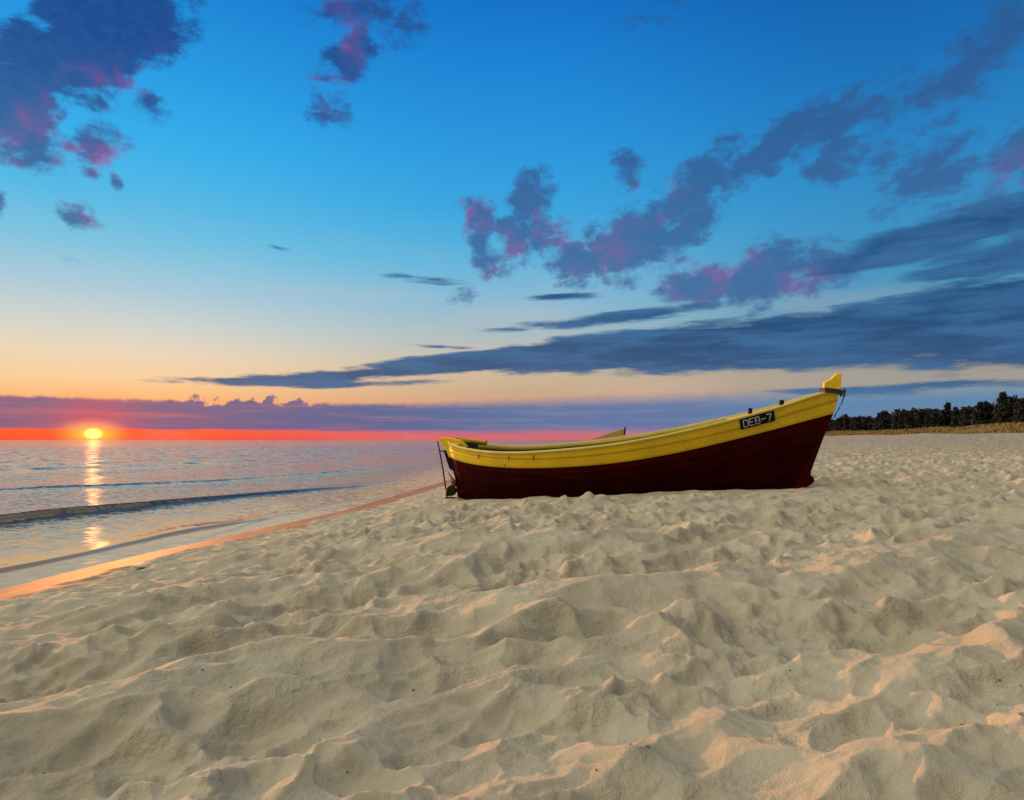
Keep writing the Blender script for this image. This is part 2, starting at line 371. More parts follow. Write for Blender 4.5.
# ------------------------------------------------------------------ materials
def mat(name):
    m = bpy.data.materials.new(name); m.use_nodes = True; m.node_tree.nodes.clear()
    t = NT(m.node_tree); b = t.n('ShaderNodeBsdfPrincipled'); o = t.n('ShaderNodeOutputMaterial')
    t.set(o.inputs[0], b.outputs[0]); return m, t, b
def bumpn(t, b, h, strength, dist, prev=None):
    n = t.n('ShaderNodeBump'); n.inputs['Strength'].default_value = strength; n.inputs['Distance'].default_value = dist
    t.set(n.inputs['Height'], h)
    if prev is not None: t.set(n.inputs['Normal'], prev)
    t.set(b.inputs['Normal'], n.outputs[0]); return n.outputs[0]
def attr(t, name): return t.n('ShaderNodeAttribute', attribute_name=name).outputs['Fac']

SAND, t, b = mat('sand')
pos = t.n('ShaderNodeNewGeometry').outputs['Position']
sh = attr(t, 'shore'); dry = attr(t, 'dry')
c = t.mix(t.ss(t.noise(pos, 1.3, 5, .6), .3, .7), (.355, .320, .240, 1), (.435, .398, .305, 1))
c = t.mix(t.ss(t.noise(pos, 5.0, 6, .65), .52, .72, 0, .35), c, (.33, .28, .18, 1))
gr = t.noise(pos, 320, 2, .6)
c = t.mix(t.ss(gr, .60, .72, 0, .35), c, (.17, .14, .10, 1))
c = t.mix(t.ss(t.noise(pos, 260, 2, .6), .62, .74, 0, .45), c, (.72, .66, .55, 1))
wet = t.mix(t.ss(t.noise(t.mapping(pos, sc=(2.2, .6, 1)), 2.2, 6, .65), .3, .7), (.13, .066, .042, 1), (.26, .13, .078, 1))
c = t.mix(dry, wet, c)
gcol = t.mix(t.noise(pos, .35, 5, .7), (.11, .075, .02, 1), (.21, .14, .045, 1))
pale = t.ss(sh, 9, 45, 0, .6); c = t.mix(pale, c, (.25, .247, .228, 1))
dn = t.ss(t.m('ADD', sh, t.m('MULTIPLY', t.noise(pos, .12, 4, .6), 5)), 71.5, 73.5)
c = t.mix(dn, c, gcol)
t.set(b.inputs['Base Color'], c)
t.set(b.inputs['Roughness'], t.ss(dry, 0, .6, .75, .95, 'LINEAR'))
b.inputs['Specular IOR Level'].default_value = .22
h1 = t.noise(pos, 34, 5, .62); h2 = t.noise(pos, 230, 3, .6)
h3 = t.noise(pos, 5.5, 4, .55)
dist = t.vm('LENGTH', pos)
hh = t.m('ADD', t.m('MULTIPLY', t.m('MULTIPLY', h1, t.ss(t.noise(pos, 2.4, 4, .6), .42, .62, .5, 1.5)), .017), t.m('MULTIPLY', h2, .0065))
hh = t.m('ADD', hh, t.m('MULTIPLY', h3, t.ss(dist, 14, 40, 0, .28)))
hh = t.m('MULTIPLY', hh, t.ss(dry, 0, 1, .03, 1))
bumpn(t, b, hh, .85, 1.0)
beach = link('beach', me, SAND); tag(beach, kind='structure')

# ------------------------------------------------------------------ sea
SEA = -.40
WAVES = [  # crest lines: x at given y, height, front width, back width
    ([-20, 0, 7.0, 8.5, 10.5, 12.0, 14], [-12, -7.6, -5.62, -5.3, -4.95, -4.35, -3.6], .05, .045, .35, (10.8, 12.2)),
    ([-20, 0, 11.3, 15.5, 19.7, 24], [-17, -12.6, -9.1, -7.45, -5.0, -3.2], .13, .13, .8, (12, 24)),
    ([0, 18.5, 23.2, 30, 40, 60], [-20, -14.9, -10.2, -7.6, -5, 0], .05, .35, 1.4, (34, 50)),
    ([12.3, 13.2, 15.3, 17.5, 19], [-4.5, -4.15, -3.6, -3.3, -2.9], .02, .05, .3, (17, 19)),
    ([0, 30, 50, 90], [-34, -25, -15, -2], .03, .6, 2.5, (60, 90))]
def sea_h(x, y):
    r = np.hypot(x, y); s = x - shore(y)
    depth = np.clip(-s/1.2, 0, 1)
    lod = lambda wl: np.clip(1.3 - r*.0075/(wl*.25), 0, 1)
    wx = x+.5*(fbm(x*.5, y*.5, 201, 3)-.5); h = np.zeros_like(x)
    wy = y
    chop = (fbm(x*.9+y*.25, y*.5, 210, 3)-.5)*.07*lod(1.0)*np.clip(-s/9, .06, 1)
    chop = chop + (1-np.abs(2*fbm(x*2.4, y*1.5+.5*x, 215, 3)-1))*.035*lod(.45)*np.clip((-s-4)/8, .06, 1)
    swell = .045*np.sin((s+6*(fbm(x*.06, y*.06, 220, 2)-.5))*1.05)*np.clip((-s-8)/14, 0, 1)*lod(5)
    h = chop+swell
    for ys, xs, hg, wf, wb, (e0, e1) in WAVES:
        d = (wx - np.interp(wy, ys, xs))*.93
        pr = np.where(d > 0, np.exp(-(d/wf)**2), np.exp(-(np.abs(d)/wb)**1.3))
        fade = np.clip((e1-y)/(e1-e0), 0, 1)*np.clip((y+18)/6, 0, 1)
        am = .75+.5*fbm(x*.35, y*.35, 230, 2)
        h = h + hg*pr*fade*am
    return SEA + h*depth
angs2 = np.concatenate([np.linspace(-179, -50, 60)[:-1], np.linspace(-50, -4, 620)[:-1], np.linspace(-4, 30, 60)])*D2R
rad2 = []; r = 3.5
while r < 260: rad2.append(r); r *= 1.0056
while r < 16000: rad2.append(r); r *= 1.04
rad2 = np.array(rad2); sx, sy = polar(angs2, rad2)
sz = sea_h(sx, sy)
sme = np_mesh('sea', np.stack([sx, sy, sz], -1).reshape(-1, 3), grid_faces(len(rad2), len(angs2))[:, ::-1])
at = sme.attributes.new('shore', 'FLOAT', 'POINT'); at.data.foreach_set('value', (sx-shore(sy)).ravel().astype(np.float32))
WATER, t, b = mat('sea_water')
pos = t.n('ShaderNodeNewGeometry').outputs['Position']; sh = attr(t, 'shore')
deep = t.mix(t.ss(sh, -14, -3), (.045, .043, .038, 1), (.055, .045, .030, 1))
c = t.mix(t.ss(sh, -3.6, -.2), deep, (.33, .22, .09, 1))
# thin foam on the lip of the last wash
fo = t.m('MULTIPLY', t.ss(sh, -.22, -.06), t.ss(t.noise(pos, 9, 5, .7), .5, .62))
c = t.mix(t.m('MULTIPLY', fo, .5), c, (.7, .66, .58, 1))
t.set(b.inputs['Base Color'], c)
t.set(b.inputs['Roughness'], .03)
b.inputs['IOR'].default_value = 1.33
t.set(b.inputs['Specular IOR Level'], t.ss(sh, -3, -.2, .5, .42))
pa = t.mapping(pos, rot=(0, 0, .12), sc=(1.0, .55, 1))
w1 = t.noise(pa, 3.2, 4, .6, .4); w2 = t.noise(pa, 13, 3, .55, .3); w3 = t.noise(pa, .22, 8, .62, .2)
dd = t.vm('LENGTH', pos)
hh = t.m('ADD', t.m('MULTIPLY', w1, t.ss(sh, -7, -1, .20, .012)), t.m('MULTIPLY', w2, t.ss(sh, -7, -1, .035, .003)))
hh = t.m('ADD', hh, t.m('MULTIPLY', w3, t.ss(dd, 12, 120, .08, 2.6)))
nn = t.n('ShaderNodeNewGeometry').outputs['Normal']
ca = t.noise(t.mapping(pos, rot=(0, 0, .15), sc=(.8, 1.5, 1)), 5.5, 5, .62, .3, col=True)
cb = t.noise(t.mapping(pos, rot=(0, 0, .10), sc=(.8, 1.0, 1)), .9, 6, .65, .2, col=True)
mixn = t.mix(t.ss(dd, 10, 60, .15, .75), ca, cb)
pert = t.vm('SUBTRACT', mixn, (.485, .53, .5))      # wave fronts lean towards the beach
amp_ = t.n('ShaderNodeCombineXYZ'); t.set(amp_.inputs[0], t.ss(sh, -7, -.5, .26, .05)); t.set(amp_.inputs[1], t.ss(sh, -8, -.5, 1.0, .16)); amp_.inputs[2].default_value = 0
nv = t.vm('NORMALIZE', t.vm('ADD', nn, t.vm('MULTIPLY', pert, amp_.outputs[0])))
t.set(b.inputs['Normal'], nv)
sea = link('sea', sme, WATER); tag(sea, kind='structure')

# ------------------------------------------------------------------ the boat
YAW = math.radians(-12.04); HEEL = math.radians(3.0)
ROOT = bpy.data.objects.new('fishing_boat', None); COL.objects.link(ROOT); ROOT.empty_display_size = .5
ROOT.matrix_world = Matrix.Translation((-1.06, 12.75, -.12)) @ Matrix.Rotation(YAW, 4, 'Z') @ Matrix.Rotation(HEEL, 4, 'X')
tag(ROOT, 'yellow and dark red wooden fishing boat with a high bow, beached on the sand', 'fishing boat')

def painted(name, col, col2, rough, dirt=(.12, .09, .05, 1), dirt_amt=.5, streak=True, coat=0.0, spec=.35):
    m, t, b = mat(name)
    oc = t.n('ShaderNodeTexCoord').outputs['Object']
    n = t.noise(oc, 1.7, 6, .62); c = t.mix(t.ss(n, .3, .7), col, col2)
    st_ = t.noise(t.mapping(oc, sc=(9, 9, .9)), 1.6, 6, .7)
    c = t.mix(t.ss(st_, .60, .80, 0, dirt_amt), c, dirt)
    sp = t.noise(oc, 24, 4, .6)
    sc2 = t.noise(t.mapping(oc, sc=(1.2, 6, 7)), 5, 6, .72)
    c = t.mix(t.ss(sc2, .62, .70, 0, dirt_amt*.8), c, dirt)
    c = t.mix(t.ss(sp, .66, .74, 0, dirt_amt), c, dirt)
    t.set(b.inputs['Base Color'], c)
    t.set(b.inputs['Roughness'], t.ss(n, .3, .7, rough*.85, min(1, rough*1.2)))
    b.inputs['Specular IOR Level'].default_value = spec; b.inputs['Coat Weight'].default_value = coat; b.inputs['Coat Roughness'].default_value = .25
    gr = t.noise(t.mapping(oc, sc=(1.2, 14, 14)), 3, 5, .6)
    bumpn(t, b, t.m('ADD', t.m('MULTIPLY', gr, .006), t.m('MULTIPLY', n, .01)), .6, 1.0)
    return m
M_YEL = painted('yellow_paint', (.88, .57, .010, 1), (.74, .47, .010, 1), .5, dirt_amt=.75)
M_CAP = painted('pale_yellow_paint', (.62, .50, .10, 1), (.50, .42, .10, 1), .55, dirt_amt=.75)
M_RED = painted('dark_red_paint', (.046, .0012, .001, 1), (.027, .0008, .0008, 1), .5, dirt=(.012, .003, .003, 1), dirt_amt=.6, spec=.05)
M_INN = painted('weathered_dark_wood', (.030, .027, .028, 1), (.05, .042, .04, 1), .8, dirt=(.02, .018, .02, 1))
M_OLI = painted('faded_yellow_paint', (.50, .40, .05, 1), (.40, .32, .05, 1), .7)
M_BLK = painted('black_paint', (.004, .004, .007, 1), (.008, .008, .010, 1), .6, dirt_amt=.1, spec=.12)
M_MET = painted('dark_rusty_metal', (.020, .017, .016, 1), (.05, .03, .02, 1), .55, dirt=(.08, .035, .015, 1))
M_WHT = painted('white_paint', (.42, .43, .44, 1), (.28, .29, .30, 1), .6, dirt=(.2, .2, .2, 1), dirt_amt=.2)
M_ROP = painted('dark_rope', (.03, .026, .022, 1), (.06, .05, .04, 1), .9)
M_WOOD = painted('grey_brown_wood', (.22, .15, .09, 1), (.14, .10, .065, 1), .8)

TS = np.linspace(0, 1, 15)
LV = {  # level: stern x, bow x, half beam, heights at the fifteen stations
 'sheer': (-.185, 6.95, 1.05, [1.148, 1.06, 1.015, 1.013, 1.041, 1.085, 1.14, 1.212, 1.305, 1.412, 1.528, 1.652, 1.79, 1.95, 2.09]),
 'seam': (-.176, 6.92, 1.02, [1.05, .95, .897, .880, .888, .92, .971, 1.037, 1.122, 1.218, 1.328, 1.448, 1.586, 1.732, 1.87]),
 'paint': (-.148, 6.85, .95, [.845, .762, .720, .708, .720, .748, .789, .85, .932, 1.028, 1.138, 1.257, 1.38, 1.508, 1.635]),
 'low': (-.045, 6.54, .78, [.42, .32, .28, .27, .28, .30, .33, .37, .42, .47, .52, .57, .62, .66, .70]),
 'bottom': (.0, 6.42, .45, [.0, -.01, -.02, -.01, .0, .02, .06, .10, .135, .17, .20, .235, .265, .30, .34]),
 'keel': (.01, 6.39, .0, [-.05, -.07, -.08, -.07, -.05, -.03, .0, .03, .07, .11, .15, .18, .22, .26, .30])}
SHT = [0, .02, .05, .1, .2, .35, .5, .65, .8, .9, 1]; SHV = [.06, .30, .47, .66, .88, 1, .96, .78, .48, .26, .025]
def cub(x, xs, ys):          # smooth interpolation through points
    xs = np.array(xs, float); ys = np.array(ys, float); m = np.gradient(ys, xs)
    x = np.atleast_1d(x); k = np.clip(np.searchsorted(xs, x)-1, 0, len(xs)-2); h = xs[k+1]-xs[k]; u = (x-xs[k])/h
    return ((2*u**3-3*u**2+1)*ys[k] + (u**3-2*u**2+u)*h*m[k] + (-2*u**3+3*u**2)*ys[k+1] + (u**3-u**2)*h*m[k+1])
def lv(name, tt, side=1, off=0.0, inset=0.0):
    x0, x1, B, zs = LV[name]
    fin = .9 if name == 'bottom' else 1
    v = np.maximum(cub(tt, SHT, SHV), .015)
    if name == 'low': v = v*(.72+.28*np.sin(np.clip(tt, 0, 1)*math.pi))
    if name == 'bottom': v = v*(.35+.65*np.sin(np.clip(tt, 0, 1)*math.pi))
    x = x0+(x1-x0)*tt; y = np.maximum(B*v+off-inset, .012); z = cub(tt, TS, zs)
    if name == 'keel': y = np.full_like(x, .012)
    return np.stack([x, side*y, z], -1)
NT_ = 140; tt = np.sort(np.concatenate([np.linspace(0, 1, NT_-16), np.linspace(.001, .06, 16)]))
def strip(name, rows, m, parent, smooth=True):
    rows = np.array(rows); nr, nc = rows.shape[:2]
    return link(name, np_mesh(name, rows.reshape(-1, 3), grid_faces(nr, nc)), m, parent, smooth)
def both(rowsf):   # list of rows for side -1 then 1, merged as one grid pair
    vs, fs, n = [], [], 0
    for s in (-1, 1):
        rows = np.array(rowsf(s)); nr, nc = rows.shape[:2]; f = grid_faces(nr, nc)
        if s > 0: f = f[:, ::-1]
        vs.append(rows.reshape(-1, 3)); fs.append(f+n); n += nr*nc
    return np.concatenate(vs), np.concatenate(fs)
def lerp_levels(seq, s, nplank, lap=.013):
    """clinker planks: every plank's lower edge stands a little proud of the one below"""
    rows = []
    for i in range(len(seq)-1):
        A = lv(seq[i], tt, s); Bq = lv(seq[i+1], tt, s)
        for k in range(nplank[i]):
            for f_, o_ in ((.0, 0.0), (.97, lap), (1.0, lap)):
                fr = (k+f_)/nplank[i]; R_ = A*(1-fr)+Bq*fr
                # a rounded section
                bul = .06*math.sin(fr*math.pi)*(1 if seq[i] != 'sheer' else .3)
                sc_ = np.clip(np.sin(np.clip(tt, 0, 1)*math.pi)*2.2, 0, 1)
                R_ = R_.copy(); R_[:, 1] += s*(o_*sc_ + bul*sc_)
                if f_ == 1.0 and k == nplank[i]-1 and i == len(seq)-2: pass
                rows.append(R_)
    return rows
v_, f_ = both(lambda s: lerp_levels(['paint', 'low', 'bottom', 'keel'], s, [4, 3, 1]))
link('hull', np_mesh('hull', v_, f_[:, ::-1]), M_RED, ROOT, False)
def wide(s, a, b_, off, bul=0.0, thick=.035):
    A = lv(a, tt, s, off); Bq = lv(b_, tt, s, off); rows = []
    I0 = lv(b_, tt, s, -.01); rows.append(I0)
    for k in range(5):
        fr = 1-k/4; R_ = A*(1-fr)+Bq*fr; R_[:, 1] += s*bul*math.sin(fr*math.pi); rows.append(R_)
    rows.append(lv(a, tt, s, -.01)); return rows
v_, f_ = both(lambda s: wide(s, 'sheer', 'seam', .035)); link('upper_strake', np_mesh('upper_strake', v_, f_), M_YEL, ROOT, False)
v_, f_ = both(lambda s: wide(s, 'seam', 'paint', .022)); link('lower_strake', np_mesh('lower_strake', v_, f_), M_YEL, ROOT, False)
# gunwale cap and rubbing edge
def cap(s):
    top = lv('sheer', tt, s, .06); r = []
    for off, dz in ((.045, -.05), (.060, -.045), (.064, -.02), (.055, -.002), (-.03, .0), (-.04, -.015), (-.04, -.07)):
        R_ = lv('sheer', tt, s, off); R_[:, 2] += dz; r.append(R_)
    return r
v_, f_ = both(cap); link('gunwale', np_mesh('gunwale', v_, f_[:, ::-1]), M_CAP, ROOT, False)
# inner planking and floor
def inner(s):
    a = lv('sheer', tt, s, -.055); a[:, 2] -= .01
    b1 = lv('paint', tt, s, -.06); c1 = lv('low', tt, s, -.06); d1 = lv('low', tt, s, 0); d1[:, 1] = s*.0; d1[:, 2] -= .04
    return [a, a*.5+b1*.5, b1, b1*.5+c1*.5, c1, d1]
v_, f_ = both(inner); link('inner_planking', np_mesh('inner_planking', v_, f_), M_INN, ROOT, False)

def boxm(bxs):
    vs, fs = [], []
    for c, sz_, R_ in bxs:
        n = len(vs)
        for i in (-1, 1):
            for j in (-1, 1):
                for k in (-1, 1):
                    p = Vector((i*sz_[0]/2, j*sz_[1]/2, k*sz_[2]/2))
                    if R_ is not None: p = R_ @ p
                    vs.append(tuple(p+Vector(c)))
        fs += [tuple(n+q for q in f) for f in ((0, 1, 3, 2), (4, 6, 7, 5), (0, 4, 5, 1), (2, 3, 7, 6), (0, 2, 6, 4), (1, 5, 7, 3))]
    return vs, fs
def box(name, c, s, m, parent, R_=None, bev=.008):
    v, f = boxm([(c, s, R_)]); o = link(name, np_mesh(name, v, f), m, parent, False)
    if bev: md = o.modifiers.new('bevel', 'BEVEL'); md.width = bev; md.segments = 2
    return o
def tube(name, pts, r, m, parent, n=8, closed=False, taper=None):
    pts = [Vector(p) for p in pts]; rows = []
    for i, p in enumerate(pts):
        a = pts[i-1] if i or closed else p; c_ = pts[(i+1) % len(pts)] if i < len(pts)-1 or closed else p
        d = (c_-a).normalized(); up = Vector((0, 0, 1)) if abs(d.z) < .9 else Vector((1, 0, 0))
        e1 = d.cross(up).normalized(); e2 = d.cross(e1); rr = r*(taper[i] if taper else 1)
        rows.append([tuple(p+e1*rr*math.cos(2*math.pi*k/n)+e2*rr*math.sin(2*math.pi*k/n)) for k in range(n)])
    if closed: rows.append(rows[0])
    v = np.array(rows); f = grid_faces(len(rows), n, True)
    me_ = np_mesh(name, v.reshape(-1, 3), f); o = link(name, me_, m, parent)
    if not closed:
        import bmesh
        bm = bmesh.new(); bm.from_mesh(me_); bmesh.ops.holes_fill(bm, edges=bm.edges); bm.to_mesh(me_); bm.free()
    return o
def plate(name, outline, y0, y1, m, parent, bev=.01):
    """an outline in the boat's x-z plane given thickness across the boat"""
    n = len(outline); v = [(x, y0, z) for x, z in outline]+[(x, y1, z) for x, z in outline]
    me_ = bpy.data.meshes.new(name)
    me_.from_pydata(v, [], [tuple(range(n)), tuple(range(2*n-1, n-1, -1))]+[(i, i+n, (i+1) % n+n, (i+1) % n) for i in range(n)])
    o = link(name, me_, m, parent, False)
    import bmesh
    bm = bmesh.new(); bm.from_mesh(me_); bmesh.ops.recalc_face_normals(bm, faces=bm.faces); bm.to_mesh(me_); bm.free()
    if bev: md = o.modifiers.new('bevel', 'BEVEL'); md.width = bev; md.segments = 2
    return o
# stem post with its carved head, red below and yellow above
plate('stem_head', [(6.70, 1.98), (6.700, 2.069), (6.705, 2.183), (6.775, 2.218), (6.823, 2.25), (6.863, 2.293), (6.911, 2.331), (6.967, 2.343), (6.988, 2.308), (6.978, 2.152), (6.955, 2.03), (6.915, 1.838), (6.862, 1.629), (6.75, 1.63), (6.75, 1.9)], -.045, .045, M_YEL, ROOT)
plate('stem', [(6.862, 1.637), (6.728, 1.278), (6.556, .799), (6.510, .638), (6.505, .549), (6.551, .515), (6.569, .443), (6.52, .388), (6.387, .30), (6.2, .30), (6.35, .6), (6.6, 1.2), (6.75, 1.637)], -.045, .045, M_RED, ROOT)
# sternpost, its yellow cap, a dark guard down its after side and the heel
plate('sternpost', [(-.20, .98), (-.165, .8), (-.06, .42), (-.01, .02), (-.01, -.12), (.18, -.12), (.10, .4), (.0, .98)], -.05, .05, M_RED, ROOT)
plate('stern_cap', [(-.375, 1.222), (-.362, 1.152), (-.29, 1.052), (-.229, .972), (-.175, .833), (-.065, .80), (.041, .95), (.2, 1.04), (.05, 1.17), (-.163, 1.213)], -.065, .065, M_YEL, ROOT)
plate('stern_guard', [(-.291, .97), (-.198, .97), (-.138, .853), (-.049, .554), (-.091, .554), (-.173, .603), (-.233, .772)], -.04, .04, M_BLK, ROOT, .006)
# stern deck
dk = np.linspace(.0, .035, 8)
rows = [lv('sheer', dk, -1, -.03), lv('sheer', dk, 1, -.03)]
for R_ in rows: R_[:, 2] -= .012
strip('stern_deck', rows, M_YEL, ROOT)
dk = np.linspace(.74, .995, 24); rows = [lv('sheer', dk, -1, -.04), lv('sheer', dk, 1, -.04)]
mid = rows[0].copy(); mid[:, 1] = 0; mid[:, 2] += .0
for R_ in (rows[0], mid, rows[1]): R_[:, 2] -= .03
strip('foredeck', [rows[0], mid, rows[1]], M_OLI, ROOT)
# thwarts
for tq in (.2, .36, .52, .66):
    p = lv('sheer', np.array([tq]), 1)[0]; w = p[1]*2-.14
    box('thwart', (p[0], 0, p[2]-.24), (.24, w, .045), M_INN, ROOT)
box('engine_box', (1.75, .1, .60), (.9, .7, .55), M_INN, ROOT)
# inner wale: lighter rail along the inside below the far gunwale
def railrows(s):
    k = slice(24, 134); r = []
    for off, dz in ((-.036, -.008), (-.075, -.02), (-.08, -.10), (-.055, -.11)):
        R_ = lv('sheer', tt, s, off)[k]; R_[:, 2] += dz; r.append(R_)
    return r
v_, f_ = both(railrows); link('inner_wale', np_mesh('inner_wale', v_, f_), M_OLI, ROOT, False)
# raised piece on the far quarter gunwale
q = np.linspace(.012, .085, 14); r_ = []
for off, dz in ((.05, .0), (.055, .075), (-.05, .085), (-.07, .0), (.05, .0)):
    R_ = lv('sheer', q, 1, off); R_[:, 2] += dz; r_.append(R_)
strip('quarter_block', r_, M_YEL, ROOT, False)
# sloping wash board on the far side, higher towards the bow
q = np.linspace(.375, .475, 12); r_ = []
hq = np.linspace(.0, .145, 12)
for off, k in ((.03, 0), (.03, 1), (-.015, 1), (-.015, 0)):
    R_ = lv('sheer', q, 1, off); R_[:, 2] += .02+hq*k; r_.append(R_)
rr_ = np.array(r_); 
wb_v = rr_.reshape(-1, 3); wb_f = list(map(tuple, grid_faces(4, 12)))+[(11, 23, 35, 47), (0, 12, 24, 36)]
me_ = bpy.data.meshes.new('wash_board'); me_.from_pydata([tuple(p) for p in wb_v], [], [tuple(int(i) for i in f) for f in wb_f]); link('wash_board', me_, M_OLI, ROOT, False)
pe = rr_[1, -1]
box('bracket', (pe[0]+.02, pe[1], pe[2]-.05), (.035, .05, .17), M_INN, ROOT, Matrix.Rotation(.12, 3, 'Y'))
# mooring bitts near the bow
for bx_, bz_, wd in ((5.47, 1.713, .12), (5.995, 1.85, .14)):
    box('bitt', (bx_, -.1, bz_-.13), (wd*.55, .08, .33), M_BLK, ROOT, None, .015)
# thole fittings along the near gunwale
for tq in (.115, .20, .265):
    p = lv('sheer', np.array([tq]), -1, .04)[0]
    box('cleat', (p[0], p[1]-.012, p[2]-.10-.02), (.016, .02, .09), M_INN, ROOT, None, .003)
# propeller with its rod and heel
box('skeg_heel', (-.11, 0, .015), (.34, .05, .035), M_MET, ROOT)
tube('rudder_rod', [(-.422, 0, 1.15), (-.386, 0, .95), (-.319, 0, .571), (-.241, 0, .01)], .016, M_MET, ROOT)
tube('upper_strap', [(-.38, 0, .955), (-.30, 0, .945), (-.2, 0, .965)], .014, M_MET, ROOT, 6)
PR = bpy.data.objects.new('propeller', None); COL.objects.link(PR); PR.parent = ROOT; PR.location = (-.10, 0, .26)
tube('shaft', [(.16, 0, .02), (-.06, 0, -.0)], .03, M_MET, PR, 10)
def blade(ang, ln, parent):
    rows = []
    for i in range(10):
        f = i/9; rr = .03+ln*f; w = .10*math.sin(min(1, f*.9+.12)*math.pi)**.7+.012; tw = .9-.5*f
        row = []
        for k in range(7):
            e = (k/6-.5)*2*w
            x_ = e*math.sin(tw); c_ = e*math.cos(tw)
            row.append((x_ - .10*f*f, math.cos(ang)*rr-math.sin(ang)*c_, math.sin(ang)*rr+math.cos(ang)*c_))
        rows.append(row)
    o = strip('blade', rows, M_MET, parent); md = o.modifiers.new('thick', 'SOLIDIFY'); md.thickness = .018; md.offset = 0
for a_ in (100, 220, 340): blade(math.radians(a_), .24, PR)
# registration board with raised letters, lying on the near upper planks
t0, t1 = .763, .845
def near_pt(tq, fr, off):
    A = lv('sheer', np.array([tq]), -1, off)[0]; B_ = lv('paint', np.array([tq]), -1, off)[0]
    return A*(1-fr)+B_*fr
def board_frame():
    A = Vector(near_pt(t0, .10, .06)); B_ = Vector(near_pt(t1, .10, .06)); C_ = Vector(near_pt(t0, .62, .06)); D_ = Vector(near_pt(t1, .62, .06))
    ex = ((B_-A)+(D_-C_)).normalized(); ez = ((A-C_)+(B_-D_)); ez = (ez-ex*ez.dot(ex)).normalized(); ey = ez.cross(ex)
    cc = (A+B_+C_+D_)/4; R_ = Matrix((ex, ey, ez)).transposed(); return cc, R_, ((B_-A).length+(D_-C_).length)/2, ((A-C_).length+(B_-D_).length)/2
cc, RB, bw, bh = board_frame()
RBM = Matrix.Translation(cc) @ RB.to_4x4()
bo = box('registration_board', (0, 0, 0), (bw, .03, bh*.88), M_BLK, ROOT, None, .004); bo.matrix_local = RBM
# letters DEB-7 made of strokes
seg = {'D': [((0, 0), (0, 1)), ((0, 1), (.62, 1)), ((0, 0), (.62, 0)), ((.62, 1), (.9, .75)), ((.9, .75), (.9, .25)), ((.9, .25), (.62, 0))],
       'E': [((0, 0), (0, 1)), ((0, 1), (.85, 1)), ((0, .5), (.7, .5)), ((0, 0), (.85, 0))],
       'B': [((0, 0), (0, 1)), ((0, 1), (.8, 1)), ((0, .5), (.8, .5)), ((0, 0), (.8, 0)), ((.8, 1), (.85, .5)), ((.85, .5), (.85, 0))],
       '-': [((.05, .5), (.85, .5))], '7': [((0, 1), (.9, 1)), ((.9, 1), (.35, 0))]}
chs = 'DEB-7'; cw = bw*.86/len(chs); lh = bh*.88*.62; sw = lh*.15; y_ = -.019
bxs = []
for i, ch in enumerate(chs):
    ox = -bw*.43+cw*i+cw*.08; lw = cw*.80
    for (a, b2), (c2, d2) in seg[ch]:
        p = Vector((ox+a*lw, 0, (b2-.5)*lh)); q2 = Vector((ox+c2*lw, 0, (d2-.5)*lh)); dd_ = q2-p
        ang = math.atan2(dd_.z, dd_.x)
        bxs.append(((p.x/2+q2.x/2, y_-.0007*len(bxs) % .004, p.z/2+q2.z/2), (dd_.length+sw, .008, sw), Matrix.Rotation(-ang, 3, 'Y')))
v, f = boxm(bxs); lt = link('lettering', np_mesh('lettering', v, f), M_WHT, bo, False)
# rope round the stem head: rests on the boat, a thing of its own
RT = bpy.data.objects.new('mooring_rope', None); COL.objects.link(RT)
BM = ROOT.matrix_world.copy(); RT.location = BM @ Vector((6.85, 0, 2.05))
tag(RT, 'dark rope tied round the yellow stem head, its end hanging down the bow', 'rope')
def W_(p): return tuple((BM @ Vector(p)) - RT.location)
for k in range(4):
    z0 = 2.075-.020*k
    loop = [(6.69, -.19), (6.76, -.175), (6.86, -.145), (6.97, -.085), (6.998, 0), (6.97, .085), (6.86, .145), (6.76, .175), (6.69, .19), (6.675, 0)]
    tube('rope_turn', [W_((x, y, z0-(x-6.69)*.14+.004*((i*7+k*3) % 3))) for i, (x, y) in enumerate(loop)], .0145, M_ROP, RT, 7, True)
tube('rope_knot', [W_((7.0+.035*math.cos(a)+.015*math.sin(3*a), -.05+.05*math.sin(a), 1.99+.045*math.sin(2*a+.4))) for a in np.linspace(0, 6.28, 24)[:-1]], .018, M_ROP, RT, 7, True)
tube('rope_end', [W_(p) for p in ((7.0, -.05, 2.0), (7.02, -.05, 2.04), (7.025, -.05, 2.085))], .011, M_ROP, RT, 6)
tube('rope_tail', [W_(p) for p in ((7.015, -.05, 1.97), (7.013, -.06, 1.91), (6.985, -.07, 1.82), (6.94, -.07, 1.72), (6.885, -.06, 1.62), (6.87, -.05, 1.56))], .010, M_ROP, RT, 6)

# ------------------------------------------------------------------ dune grass and forest
def ground(x, y):
    z, _, _ = sand_h(np.atleast_1d(float(x)), np.atleast_1d(float(y))); return float(z[0])
R2 = np.random.RandomState(5)
M_GRS, t, b = mat('dune_grass')
pos = t.n('ShaderNodeNewGeometry').outputs['Position']
t.set(b.inputs['Base Color'], t.mix(t.noise(pos, .5, 4, .7), (.09, .065, .018, 1), (.26, .18, .055, 1))); b.inputs['Roughness'].default_value = .8
N = 26000
yy = 60+R2.rand(N)**1.6*400; ss_ = 72+R2.rand(N)*20
xx = shore(yy)+ss_; zz, _, _ = sand_h(xx, yy)
keep = fbm(xx*.12, yy*.12, 300, 3) > .36; xx, yy, zz = xx[keep], yy[keep], zz[keep]; N = len(xx)
hh_ = .15+.28*R2.rand(N); ww_ = .10+.16*R2.rand(N); th = R2.rand(N)*math.pi; lx = (R2.rand(N)-.3)*.25
